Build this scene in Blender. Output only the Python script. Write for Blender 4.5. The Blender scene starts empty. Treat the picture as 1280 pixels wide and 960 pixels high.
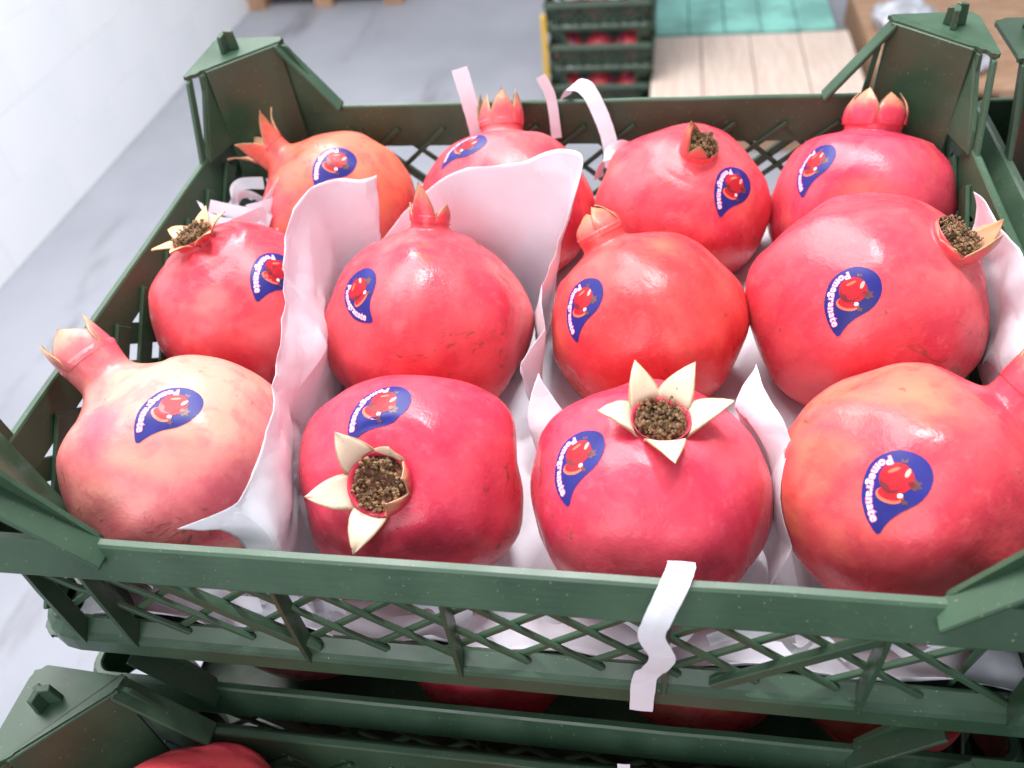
import bpy, bmesh, math, random
from mathutils import Vector, Matrix, noise
from mathutils.bvhtree import BVHTree

sc = bpy.context.scene
COL = sc.collection
rnd = random.Random(7)
R_ = math.radians

# ------------------------------------------------------------------ camera, world, light
RIM = 1.244                     # height of the top crate's rim above the floor (m)
cd = bpy.data.cameras.new('camera'); cam = bpy.data.objects.new('camera', cd); COL.objects.link(cam)
cd.sensor_width = 36.0; cd.lens = 29.67; cd.clip_start = 0.02; cd.clip_end = 60
rot = Matrix(((0.98606816, -0.03292046, 0.1630516),
              (0.13873314, 0.7035752, -0.69694695),
              (-0.09177525, 0.70985786, 0.69834027)))
cam.matrix_world = Matrix.Translation((0.0603, -0.361, RIM + 0.27)) @ rot.to_4x4()
cd.dof.use_dof = True; cd.dof.focus_distance = 0.40; cd.dof.aperture_fstop = 8.5
sc.camera = cam

wd = bpy.data.worlds.new('World'); sc.world = wd; wd.use_nodes = True
bg = wd.node_tree.nodes['Background']
bg.inputs[0].default_value = (0.88, 0.92, 1.0, 1); bg.inputs[1].default_value = 0.56

def area(name, loc, target, sx, sy, power, col):
    l = bpy.data.lights.new(name, 'AREA'); l.shape = 'RECTANGLE'; l.size = sx; l.size_y = sy
    l.energy = power; l.color = col
    o = bpy.data.objects.new(name, l); COL.objects.link(o); o.location = loc
    o.rotation_euler = (Vector(target) - Vector(loc)).to_track_quat('-Z', 'Y').to_euler()
    return o
area('skylight', (-0.9, 1.1, 4.0), (0, 0.2, 1.2), 2.2, 1.8, 170, (1.0, 0.97, 0.97))
area('hall_lamp', (0.20, 0.42, 3.0), (0, 0, 1.2), 0.36, 0.09, 26, (1.0, 0.98, 1.0))
area('wall_fill', (-0.9, 2.2, 3.0), (-2.0, 1.6, 0.9), 1.2, 0.3, 45, (0.97, 0.98, 1.0))  # fill light added to brighten the white wall; no known fixture
area('front_fill', (-0.5, -2.3, 2.3), (0, 0, 1.2), 1.4, 1.4, 30, (0.97, 0.97, 1.0))  # fill added on the camera side to brighten front faces; no known doorway

vs = sc.view_settings
vs.view_transform = 'Standard'; vs.look = 'None'; vs.exposure = 0.1; vs.gamma = 1.0; vs.use_curve_mapping = False
sc.render.engine = 'CYCLES'
sc.cycles.use_denoising = True
sc.cycles.max_bounces = 5; sc.cycles.diffuse_bounces = 3; sc.cycles.glossy_bounces = 2
sc.cycles.caustics_reflective = False; sc.cycles.caustics_refractive = False

# ------------------------------------------------------------------ helpers
def link(name, me, mats, parent=None, smooth=False):
    if not isinstance(mats, (list, tuple)): mats = [mats]
    if len(me.materials) == 0:
        for m in mats: me.materials.append(m)
    if smooth: me.polygons.foreach_set('use_smooth', [True] * len(me.polygons))
    o = bpy.data.objects.new(name, me); COL.objects.link(o)
    if parent: o.parent = parent
    return o

def from_bm(name, bm, mats, parent=None, smooth=False):
    bmesh.ops.recalc_face_normals(bm, faces=bm.faces)
    me = bpy.data.meshes.new(name); bm.to_mesh(me); bm.free()
    return link(name, me, mats, parent, smooth)

def from_py(name, v, f, mats, parent=None, smooth=False):
    me = bpy.data.meshes.new(name); me.from_pydata([tuple(p) for p in v], [], f); me.update()
    return link(name, me, mats, parent, smooth)

def empty(name, loc=(0, 0, 0)):
    o = bpy.data.objects.new(name, None); o.empty_display_size = 0.02; COL.objects.link(o); o.location = loc
    return o

def tag(o, label, cat, group=None):
    o['label'] = label; o['category'] = cat
    if group: o['group'] = group
    return o

def struct(o, label=None):
    o['kind'] = 'structure'
    if label: o['label'] = label
    return o

def copy_tree(o, parent=None):
    c = o.copy(); COL.objects.link(c)
    if parent: c.parent = parent
    for ch in list(o.children): copy_tree(ch, c)
    return c

def box(bm, lo, hi, bev=0.0):
    r = bmesh.ops.create_cube(bm, size=1.0)
    vv = r['verts']
    for v in vv:
        v.co = Vector([(lo[i] + hi[i]) / 2 + v.co[i] * (hi[i] - lo[i]) for i in range(3)])
    if bev:
        es = list({e for v in vv for e in v.link_edges})
        bmesh.ops.bevel(bm, geom=es, offset=bev, segments=1, affect='EDGES')

def prism(bm, poly, ext, bev=0.0):
    """poly: list of Vectors (planar), extruded by the vector ext."""
    a = [bm.verts.new(p) for p in poly]; b = [bm.verts.new(Vector(p) + Vector(ext)) for p in poly]
    n = len(poly)
    fs = [bm.faces.new(a), bm.faces.new(b[::-1])]
    for i in range(n):
        j = (i + 1) % n
        fs.append(bm.faces.new((a[i], b[i], b[j], a[j])))
    if bev:
        es = list({e for f in fs for e in f.edges})
        bmesh.ops.bevel(bm, geom=es, offset=bev, segments=1, affect='EDGES')

def catmull(pts, sub):
    out = []
    n = len(pts)
    for i in range(n - 1):
        p0 = pts[max(i - 1, 0)]; p1 = pts[i]; p2 = pts[i + 1]; p3 = pts[min(i + 2, n - 1)]
        for k in range(sub):
            t = k / sub
            out.append(0.5 * ((2 * p1) + (p2 - p0) * t + (2 * p0 - 5 * p1 + 4 * p2 - p3) * t * t + (3 * p1 - p0 - 3 * p2 + p3) * t ** 3))
    out.append(pts[-1].copy())
    return out

# ------------------------------------------------------------------ materials
class N:
    def __init__(self, name):
        self.m = bpy.data.materials.new(name); self.m.use_nodes = True
        self.t = self.m.node_tree; self.n = self.t.nodes; self.b = self.n['Principled BSDF']
        self.out = self.n['Material Output']
    def new(self, typ, **kw):
        o = self.n.new(typ)
        for k, v in kw.items(): setattr(o, k, v)
        return o
    def lk(self, a, b): self.t.links.new(a, b)
    def coord(self, what='Object', scale=(1, 1, 1), loc=(0, 0, 0)):
        c = self.new('ShaderNodeTexCoord'); mp = self.new('ShaderNodeMapping')
        mp.inputs['Scale'].default_value = scale; mp.inputs['Location'].default_value = loc
        self.lk(c.outputs[what], mp.inputs[0]); return mp.outputs[0]
    def noise(self, vec, scale, detail=4, rough=0.55, dist=0.0):
        o = self.new('ShaderNodeTexNoise'); o.inputs['Scale'].default_value = scale
        o.inputs['Detail'].default_value = detail; o.inputs['Roughness'].default_value = rough
        o.inputs['Distortion'].default_value = dist
        self.lk(vec, o.inputs['Vector']); return o.outputs[0]
    def ramp(self, fac, a, b, smooth=True):
        o = self.new('ShaderNodeMapRange'); o.interpolation_type = 'SMOOTHSTEP' if smooth else 'LINEAR'
        o.inputs[1].default_value = a; o.inputs[2].default_value = b
        self.lk(fac, o.inputs[0]); return o.outputs[0]
    def mix(self, fac, a, b):
        o = self.new('ShaderNodeMix', data_type='RGBA')
        if isinstance(fac, (int, float)): o.inputs[0].default_value = fac
        else: self.lk(fac, o.inputs[0])
        for s, i in ((a, 6), (b, 7)):
            if isinstance(s, tuple): o.inputs[i].default_value = (*s, 1)
            else: self.lk(s, o.inputs[i])
        return o.outputs[2]
    def mul(self, a, b):
        o = self.new('ShaderNodeMath', operation='MULTIPLY')
        for i, s in enumerate((a, b)):
            if isinstance(s, (int, float)): o.inputs[i].default_value = s
            else: self.lk(s, o.inputs[i])
        return o.outputs[0]
    def base(self, s):
        if isinstance(s, tuple): self.b.inputs['Base Color'].default_value = (*s, 1)
        else: self.lk(s, self.b.inputs['Base Color'])
    def rough(self, s):
        if isinstance(s, (int, float)): self.b.inputs['Roughness'].default_value = s
        else: self.lk(s, self.b.inputs['Roughness'])
    def bump(self, h, strength, dist=0.001):
        o = self.new('ShaderNodeBump'); o.inputs['Strength'].default_value = strength; o.inputs['Distance'].default_value = dist
        self.lk(h, o.inputs['Height']); self.lk(o.outputs[0], self.b.inputs['Normal'])

def plastic(name, col, col2, rough=0.5):
    k = N(name); v = k.coord('Object')
    n1 = k.noise(v, 22, 5); n2 = k.noise(v, 260, 2); n3 = k.noise(v, 900, 0)
    c = k.mix(k.ramp(n1, 0.35, 0.7), col, col2)
    worn = tuple(min(1, x * 1.7 + 0.03) for x in col)
    c = k.mix(k.mul(k.ramp(n2, 0.62, 0.75), 0.25), c, worn)
    c = k.mix(k.mul(k.ramp(n3, 0.815, 0.85), 0.45), c, (0.42, 0.38, 0.26))     # dust specks
    k.base(c); k.rough(k.ramp(n1, -0.4, 1.6)); k.rough(rough)
    sx = k.noise(k.coord('Object', (1, 1, 12)), 60, 3)
    k.bump(sx, 0.12, 0.0006)
    return k.m

M_CR = plastic('green_plastic', (0.028, 0.066, 0.036), (0.041, 0.088, 0.050))
M_CR2 = plastic('dark_green_plastic', (0.022, 0.046, 0.026), (0.030, 0.060, 0.034))

def paper_mat(name, col, trans=0.35):
    k = N(name); v = k.coord('Object')
    n = k.noise(v, 45, 4); n2 = k.noise(v, 700, 1)
    c = k.mix(k.ramp(n, 0.3, 0.75), col, tuple(x * 0.94 for x in col)); k.base(c); k.rough(0.75)
    k.b.inputs['Specular IOR Level'].default_value = 0.25
    vo = k.new('ShaderNodeTexVoronoi'); vo.feature = 'DISTANCE_TO_EDGE'; vo.inputs['Scale'].default_value = 42
    wv = k.new('ShaderNodeVectorMath', operation='MULTIPLY_ADD'); nz = k.new('ShaderNodeTexNoise'); nz.inputs['Scale'].default_value = 30
    k.lk(v, nz.inputs['Vector']); k.lk(nz.outputs[1], wv.inputs[0]); wv.inputs[1].default_value = (0.02, 0.02, 0.02); k.lk(v, wv.inputs[2]); k.lk(wv.outputs[0], vo.inputs['Vector'])
    hm = k.new('ShaderNodeMath', operation='ADD'); k.lk(k.mul(vo.outputs[0], 1.0), hm.inputs[0]); k.lk(k.mul(n2, 0.08), hm.inputs[1])
    k.bump(hm.outputs[0], 0.22, 0.005)
    tr = k.new('ShaderNodeBsdfTranslucent'); tr.inputs[0].default_value = (*col, 1)
    mx = k.new('ShaderNodeMixShader'); mx.inputs[0].default_value = trans
    k.lk(k.b.outputs[0], mx.inputs[1]); k.lk(tr.outputs[0], mx.inputs[2]); k.lk(mx.outputs[0], k.out.inputs[0])
    return k.m
M_PAPER = paper_mat('tissue_paper', (0.89, 0.895, 0.95), 0.30)
M_STRIP = paper_mat('paper_strip', (0.88, 0.88, 0.94), 0.2)

def fruit_mat(name, seed, red, alt, amt, pale=0.25, scab=0.5, palecol=(0.80, 0.36, 0.30), tip=(0.50, 0.23, 0.13)):
    k = N(name); off = (seed * 3.17, seed * 1.31, seed * 2.23)
    v = k.coord('Object', (1, 1, 1), off)
    vs_ = k.coord('Object', (1, 1, 0.35), off)
    n1 = k.noise(v, 13, 3, 0.5, 0.6); n2 = k.noise(vs_, 34, 3, 0.6, 0.4); n3 = k.noise(v, 210, 2, 0.6)
    n4 = k.noise(v, 20, 3, 0.5)
    n5 = k.noise(v, 75, 2, 0.65, 0.3)
    deep = tuple(x * y for x, y in zip(red, (0.77, 0.46, 0.66)))
    c = k.mix(k.ramp(n2, 0.32, 0.66), deep, red)
    lo = 0.78 - amt * 0.62
    c = k.mix(k.mul(k.ramp(n1, lo, lo + 0.24), 0.92), c, alt)
    c = k.mix(k.mul(k.ramp(n4, 0.52, 0.72), pale), c, palecol)
    c = k.mix(k.mul(k.ramp(n5, 0.50, 0.70), 0.42), c, deep)                                       # blotches
    c = k.mix(k.mul(k.ramp(n3, 0.54, 0.72), 0.20), c, tuple(min(1, x * 1.10 + 0.07) for x in red))   # fine pores
    sp = k.noise(v, 130, 2, 0.5)
    c = k.mix(k.mul(k.ramp(sp, 0.715, 0.765), 0.65), c, (0.20, 0.07, 0.035))                     # pin-head specks
    if scab:
        s1 = k.noise(k.coord('Object', (1, 1.7, 2.4), off), 46, 3, 0.7, 1.2); s2 = k.noise(v, 17, 1)
        f = k.mul(k.ramp(s1, 0.58, 0.65), k.ramp(s2, 0.58, 0.66))
        c = k.mix(k.mul(f, scab), c, (0.17, 0.075, 0.03))
    tc = k.new('ShaderNodeTexCoord'); sep = k.new('ShaderNodeSeparateXYZ'); k.lk(tc.outputs['UV'], sep.inputs[0])     # sepals: uv = across, along
    ad = k.new('ShaderNodeMath', operation='ADD'); k.lk(sep.outputs[1], ad.inputs[0]); k.lk(k.mul(n3, 0.5), ad.inputs[1])
    c = k.mix(k.ramp(ad.outputs[0], 0.52, 1.15), c, tip)
    d = k.new('ShaderNodeMath', operation='SUBTRACT'); k.lk(sep.outputs[0], d.inputs[0]); d.inputs[1].default_value = 0.5
    e = k.new('ShaderNodeMath', operation='ABSOLUTE'); k.lk(d.outputs[0], e.inputs[0])
    ad2 = k.new('ShaderNodeMath', operation='ADD'); k.lk(e.outputs[0], ad2.inputs[0]); k.lk(k.mul(n3, 0.22), ad2.inputs[1])
    c = k.mix(k.mul(k.mul(k.ramp(ad2.outputs[0], 0.50, 0.62), k.ramp(sep.outputs[1], 0.05, 0.35)), 0.8), c, (0.28, 0.15, 0.075))
    k.base(c)
    rr = k.new('ShaderNodeMapRange'); rr.inputs[1].default_value = 0.3; rr.inputs[2].default_value = 0.7
    rr.inputs[3].default_value = 0.20; rr.inputs[4].default_value = 0.38
    k.lk(n2, rr.inputs[0]); k.rough(rr.outputs[0])
    k.b.inputs['Specular IOR Level'].default_value = 0.30
    k.bump(k.noise(v, 200, 3, 0.75), 0.28, 0.0010)
    return k.m

def sepal_mat(name, base, tip, edge, a, b, seed):
    """colour runs from the flesh at the base to the dried tip and edge (uv: across, along)."""
    k = N(name)
    tc = k.new('ShaderNodeTexCoord'); sep = k.new('ShaderNodeSeparateXYZ'); k.lk(tc.outputs['UV'], sep.inputs[0])
    n = k.noise(k.coord('Object', loc=(seed, seed, 0)), 180, 4)
    ad = k.new('ShaderNodeMath', operation='ADD'); k.lk(sep.outputs[1], ad.inputs[0]); k.lk(k.mul(n, 0.5), ad.inputs[1])
    c = k.mix(k.ramp(ad.outputs[0], a + 0.25, b + 0.25), base, tip)
    d = k.new('ShaderNodeMath', operation='SUBTRACT'); k.lk(sep.outputs[0], d.inputs[0]); d.inputs[1].default_value = 0.5
    e = k.new('ShaderNodeMath', operation='ABSOLUTE'); k.lk(d.outputs[0], e.inputs[0])
    ad2 = k.new('ShaderNodeMath', operation='ADD'); k.lk(e.outputs[0], ad2.inputs[0]); k.lk(k.mul(n, 0.22), ad2.inputs[1])
    c = k.mix(k.mul(k.ramp(ad2.outputs[0], 0.52, 0.62), 0.8), c, edge)
    sp = k.noise(k.coord('Object', loc=(seed, 0, seed)), 420, 2)
    c = k.mix(k.mul(k.ramp(sp, 0.68, 0.74), 0.7), c, (0.16, 0.08, 0.035))
    k.base(c); k.rough(0.5); k.bump(n, 0.15, 0.0006)
    return k.m

def plain(name, col, rough=0.5, var=0.0, scale=60, spec=0.5):
    k = N(name)
    if var:
        n = k.noise(k.coord('Object'), scale, 4)
        k.base(k.mix(k.ramp(n, 0.3, 0.7), tuple(x * (1 - var) for x in col), tuple(min(1, x * (1 + var)) for x in col)))
    else: k.base(col)
    k.rough(rough); k.b.inputs['Specular IOR Level'].default_value = spec
    return k.m
M_CUP = plain('dried_calyx_cup', (0.22, 0.075, 0.05), 0.8, 0.5, 220)
M_STAM = plain('dried_stamens', (0.20, 0.115, 0.055), 0.85, 0.55, 300)
M_STK = plain('sticker_blue', (0.017, 0.018, 0.165), 0.42, 0.10, 120, 0.25)
M_PINK = plain('print_pink', (0.78, 0.16, 0.36), 0.4)
M_WHITE = plain('print_white', (0.78, 0.72, 0.80), 0.5, 0, 60, 0.3)
M_PRED = plain('print_red', (0.40, 0.012, 0.022), 0.4, 0, 60, 0.25)
M_PDARK = plain('print_dark_red', (0.16, 0.008, 0.014), 0.3)
M_PORNG = plain('print_orange', (0.72, 0.13, 0.07), 0.3)
M_PBRN = plain('print_brown', (0.10, 0.030, 0.03), 0.4)
M_PPALE = plain('print_pale', (0.80, 0.34, 0.30), 0.3)

# ------------------------------------------------------------------ setting: floor and wall
def floor_mat():
    k = N('concrete'); v = k.coord('Object')
    n1 = k.noise(v, 1.4, 5); n2 = k.noise(k.coord('Object', (1, 0.25, 1)), 5.0, 5, 0.6); n3 = k.noise(v, 90, 3)
    c = k.mix(k.ramp(n1, 0.3, 0.7), (0.25, 0.26, 0.295), (0.32, 0.33, 0.37))
    c = k.mix(k.mul(k.ramp(n2, 0.56, 0.74), 0.75), c, (0.15, 0.145, 0.16))
    c = k.mix(k.mul(k.ramp(n3, 0.6, 0.8), 0.25), c, (0.20, 0.195, 0.20))
    k.base(c); k.rough(0.55); k.bump(n3, 0.1, 0.002); return k.m
def wall_mat():
    k = N('whitewash'); v = k.coord('Object')
    n1 = k.noise(v, 2.2, 4); n2 = k.noise(v, 14, 5)
    c = k.mix(k.ramp(n1, 0.3, 0.7), (0.88, 0.89, 0.91), (0.84, 0.855, 0.88))
    c = k.mix(k.mul(k.ramp(n2, 0.66, 0.80), 0.30), c, (0.62, 0.55, 0.55))
    k.base(c); k.rough(0.7); k.bump(n2, 0.25, 0.004); return k.m
bm = bmesh.new(); box(bm, (-6, -6, -0.05), (7, 12, 0)); struct(from_bm('floor', bm, floor_mat()), 'grey painted concrete floor with dark scuffs')
MW = wall_mat()
bm = bmesh.new(); box(bm, (-2.2, -6, 0), (-2.03, 12, 4.2)); wall = struct(from_bm('wall', bm, MW), 'white painted block wall')
blk = None
for r in range(6):                                   # the block courses of the lower wall, joints barely showing
    for i in range(15):
        if blk is None:
            bm = bmesh.new(); box(bm, (0, 0.0006, 0.0006), (0.035, 0.3994, 0.1994), 0.001)
            o = from_bm('block', bm, MW, wall); blk = o.data
        else:
            o = link('block', blk, MW, wall)
        o.location = (-2.031 + rnd.uniform(-0.0004, 0.0004), -2.0 + i * 0.4 + (0.2 if r % 2 else 0), r * 0.2)

# ------------------------------------------------------------------ crates
HX, HY, HR, HP = 0.2433, 0.1855, 0.100, 0.149

def ring_path(hx, hy, rad, seg=5, step=0.03):
    pts = []
    for cx, cy, a0 in ((hx - rad, hy - rad, 0), (-hx + rad, hy - rad, 90), (-hx + rad, -hy + rad, 180), (hx - rad, -hy + rad, 270)):
        for i in range(seg + 1):
            a = R_(a0 + 90 * i / seg)
            pts.append((cx + rad * math.cos(a), cy + rad * math.sin(a), math.cos(a), math.sin(a)))
    out = []
    for i, p in enumerate(pts):
        q = pts[(i + 1) % len(pts)]; d = math.hypot(q[0] - p[0], q[1] - p[1]); n = max(1, int(d / step))
        for k in range(n):
            t = k / n; out.append(tuple(p[j] + (q[j] - p[j]) * t for j in range(4)))
    return out

def ring_mesh(name, prof, hx, hy, rad, wob=0.0, seed=0):
    """prof: closed (outward offset, z) loop swept round the rounded rectangle."""
    path = ring_path(hx, hy, rad); v = []; f = []; m = len(prof); n = len(path)
    for (x, y, nx, ny) in path:
        l = math.hypot(nx, ny); nx /= l; ny /= l
        w = noise.noise(Vector((x * 22 + seed, y * 22, 0))) * wob; wz = noise.noise(Vector((x * 30 + seed, y * 30, 5))) * wob * 0.6
        for (o, z) in prof: v.append((x + nx * (o + w), y + ny * (o + w), z + wz))
    for i in range(n):
        j = (i + 1) % n
        for a in range(m):
            b = (a + 1) % m
            f.append((i * m + a, j * m + a, j * m + b, i * m + b))
    me = bpy.data.meshes.new(name); me.from_pydata(v, [], f); me.update(); return me

ME_RIM = ring_mesh('rim', [(-0.0012, HR), (0.0, HR - 0.0010), (0.0070, HR - 0.0148), (0.0066, HR - 0.0160), (0.0044, HR - 0.0160), (-0.0018, HR - 0.0035),
                           (-0.0026, HR - 0.0035), (-0.0032, HR - 0.0225), (-0.0054, HR - 0.0225), (-0.0046, HR - 0.001), (-0.0040, HR)], HX, HY, 0.012, 0.0007, 1)
for v_ in ME_RIM.vertices:                       # the band is deeper at the back
    if v_.co.z < HR - 0.019 and v_.co.y > 0.1: v_.co.z -= 0.009
ME_FLANGE = ring_mesh('base_flange', [(-0.0075, 0.0205), (-0.0065, 0.0208), (-0.0010, 0.0160), (0.0012, 0.0148), (0.0022, 0.0130), (0.0030, 0.003), (0.0022, 0.0012), (0.0005, 0.0012),
                                      (0.0000, 0.0115), (-0.003, 0.0135), (-0.0095, 0.0180)], HX, HY, 0.022, 0.0003, 2)

def bar_mesh(dx, dz, w, d, name='lattice_bar'):
    """a slanted bar in the xz plane, w wide and d deep (y)."""
    L = math.hypot(dx, dz); nx, nz = -dz / L * w / 2, dx / L * w / 2
    bm = bmesh.new()
    prism(bm, [Vector((-dx / 2 + nx, -d / 2, -dz / 2 + nz)), Vector((dx / 2 + nx, -d / 2, dz / 2 + nz)),
               Vector((dx / 2 - nx, -d / 2, dz / 2 - nz)), Vector((-dx / 2 - nx, -d / 2, -dz / 2 - nz))], (0, d, 0), 0.0005)
    bmesh.ops.recalc_face_normals(bm, faces=bm.faces)
    me = bpy.data.meshes.new(name); bm.to_mesh(me); bm.free(); return me
ZB, ZT = 0.0185, 0.0830
DXB = 0.074
ME_BAR_UP = bar_mesh(DXB, ZT - ZB, 0.0033, 0.0024); ME_BAR_DN = bar_mesh(-DXB, ZT - ZB, 0.0033, 0.0024)
ME_SIDE_UP = bar_mesh(DXB, ZT - ZB, 0.0125, 0.0024); ME_SIDE_DN = bar_mesh(-DXB, ZT - ZB, 0.0125, 0.0024)
ME_BRACE = bar_mesh(-0.074, ZT - ZB + 0.002, 0.0058, 0.004, 'brace'); ME_BRACE_M = bar_mesh(0.074, ZT - ZB + 0.002, 0.0058, 0.004, 'brace')

def fin_mesh():
    bm = bmesh.new(); t = 0.0022      # local: x thickness, -y outward from the lattice plane
    prism(bm, [Vector((-t / 2, 0.0, 0.083)), Vector((-t / 2, -0.0075, 0.0825)), Vector((-t / 2, -0.0085, 0.060)), Vector((-t / 2, -0.0092, 0.024)),
               Vector((-t / 2, -0.0094, 0.0115)), Vector((-t / 2, -0.0062, 0.0160)), Vector((-t / 2, 0.0, 0.021))], (t, 0, 0), 0.0004)
    bmesh.ops.recalc_face_normals(bm, faces=bm.faces)
    me = bpy.data.meshes.new('fin'); bm.to_mesh(me); bm.free(); return me
ME_FIN = fin_mesh()

def base_mesh():
    bm = bmesh.new(); x0 = HX - 0.011; y0 = HY - 0.011
    box(bm, (-x0, -y0, 0.003), (x0, y0, 0.006))
    for i in range(9): box(bm, (-x0 + i * 2 * x0 / 8 - 0.001, -y0, 0.0), (-x0 + i * 2 * x0 / 8 + 0.001, y0, 0.003))
    bmesh.ops.recalc_face_normals(bm, faces=bm.faces)
    me = bpy.data.meshes.new('base_panel'); bm.to_mesh(me); bm.free(); return me
ME_BASE = base_mesh()

def rounded(poly, r, n=4, jit=0.0):
    out = []; m = len(poly)
    for i, p in enumerate(poly):
        p = Vector(p); a = Vector(poly[i - 1]); b = Vector(poly[(i + 1) % m])
        da = (a - p); db = (b - p); rr = min(r, da.length * 0.45, db.length * 0.45)
        s = p + da.normalized() * rr; e = p + db.normalized() * rr
        for k in range(n + 1):
            t = k / n; out.append((1 - t) ** 2 * s + 2 * t * (1 - t) * p + t * t * e + Vector((rnd.uniform(-jit, jit), rnd.uniform(-jit, jit), 0)))
    return out

def post_parts(sx, sy, solid=True):
    """meshes of one corner post; u, v run inward from the corner along x and y."""
    def P(u, v, z): return Vector((sx * (HX - u), sy * (HY - v), z))
    parts = []
    go, gz = (0.0065, 0.009) if sy < 0 else (0.0, 0.0)
    vu = 0.0 if sy < 0 else 0.022
    def add(nm, bm, par=None):
        bmesh.ops.recalc_face_normals(bm, faces=bm.faces)
        me = bpy.data.meshes.new(nm); bm.to_mesh(me); bm.free(); parts.append((nm, me, par))
    bm = bmesh.new()      # diagonal panel, slightly dished
    t = P(0.0015, 0.0015, 0) - P(0, 0, 0)
    prism(bm, [P(0.047, 0.0060, HP - 0.001), P(0.0095, 0.0440, HP - 0.001), P(0.0130, 0.050, 0.012), P(0.052, 0.0110, 0.012)], t, 0.0005)
    add('post_panel', bm)
    bm = bmesh.new()
    prism(bm, rounded([P(0.049, -0.001, HP - 0.0026), P(-0.001, -0.001, HP - 0.0026), P(-0.001, 0.057, HP - 0.0026), P(0.0085, 0.0455, HP - 0.0026), P(0.048, 0.0060, HP - 0.0026)], 0.007, 6, 0.0010),
          (0, 0, 0.0026), 0.0)
    add('top_plate', bm)
    bm = bmesh.new()      # stacking peg: three small blades
    c = P(0.016, 0.016, HP)
    for a, h, l in ((20, 0.013, 0.007), (140, 0.011, 0.006), (255, 0.012, 0.007)):
        d = Vector((math.cos(R_(a)), math.sin(R_(a)), 0)); q = Vector((-d.y, d.x, 0)) * 0.0017
        prism(bm, [c - q, c + d * l - q, c + d * l * 0.85 - q + Vector((0, 0, h * 0.9)), c - q + Vector((0, 0, h))], q * 2, 0.0004)
    add('stacking_peg', bm, 'top_plate')
    bm = bmesh.new()      # upright strip on the side wall end of the plate
    prism(bm, [P(0.0005, 0.0500, HP - 0.003), P(0.0005, 0.0565, HP - 0.003), P(0.0015, 0.0580 + vu, HR - 0.004), P(0.0015, 0.0500 + vu, HR - 0.004)], P(0.0024, 0, 0) - P(0, 0, 0), 0.0004)
    add('upright', bm)
    bm = bmesh.new()      # slanting stay between panel and side rim
    prism(bm, [P(0.008, 0.0430, HP - 0.003), P(0.011, 0.0455, HR - 0.003), P(0.004, 0.0500 + vu, HR - 0.003), P(0.004, 0.0500 + vu * 0.80, HR + 0.010), P(0.006, 0.0500, HP - 0.012), P(0.006, 0.0480, HP - 0.003)], P(0.0022, 0, 0) - P(0, 0, 0), 0.0003)
    add('stay', bm)
    bm = bmesh.new()      # sloping gusset plate down to the long rim
    prism(bm, [P(0.0465, -0.001 - go, HP - 0.001 - gz), P(0.0805, -0.001 - go, HR + 0.0008 - gz * 0.6), P(0.0790, -0.001 - go, HR - 0.0016 - gz * 0.6), P(0.0450, -0.001 - go, HP - 0.0036 - gz)], P(0, 0.0125, 0) - P(0, 0, 0), 0.0006)
    add('gusset', bm)
    bm = bmesh.new()
    if solid:
        prism(bm, rounded([P(0.044, 0.004, HP - 0.0035), P(0.0525, 0.004, HP - 0.0025), P(0.0570, 0.004, HP - 0.013), P(0.0765, 0.004, HR + 0.0005), P(0.0765, 0.004, HR - 0.003), P(0.044, 0.004, HR - 0.003)], 0.004, 3),
              P(0, 0.0022, 0) - P(0, 0, 0))
    else:
        prism(bm, [P(0.0505, 0.004, HP - 0.010), P(0.0535, 0.004, HP - 0.012), P(0.0570, 0.004, HR - 0.002), P(0.0535, 0.004, HR - 0.002)], P(0, 0.0022, 0) - P(0, 0, 0))
        prism(bm, [P(0.0445, 0.004, HP - 0.0045), P(0.0490, 0.004, HP - 0.010), P(0.0500, 0.004, HR - 0.002), P(0.0455, 0.004, HR - 0.002)], P(0, 0.0022, 0) - P(0, 0, 0))
    add('gusset_web', bm, 'gusset')
    return parts

FIN_X = (-0.214, -0.186, -0.096, -0.022, 0.070, 0.152, 0.212)

def lattice_spots():
    """(mesh, location, rotation) of every bar on the four sides."""
    out = []; sp = 0.0335
    zc = (ZB + ZT) / 2
    for side, half, depth in ((0, HX, HY), (1, HY, HX)):
        lim = half - 0.040
        n = int((2 * lim + DXB) / sp)
        for s in (-1, 1):
            for k in range(n + 1):
                c = -lim - DXB / 2 + k * sp + 0.012
                for me, off in ((ME_BAR_UP, 0.0), (ME_BAR_DN, 0.0024)):
                    if abs(c) > lim: continue
                    d = s * (depth - 0.0066 + off)
                    if side == 0: out.append((me, (c, d, zc), 0))
                    else: out.append((ME_SIDE_UP if me is ME_BAR_UP else ME_SIDE_DN, (d, c, zc), math.pi / 2))
    return out

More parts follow.
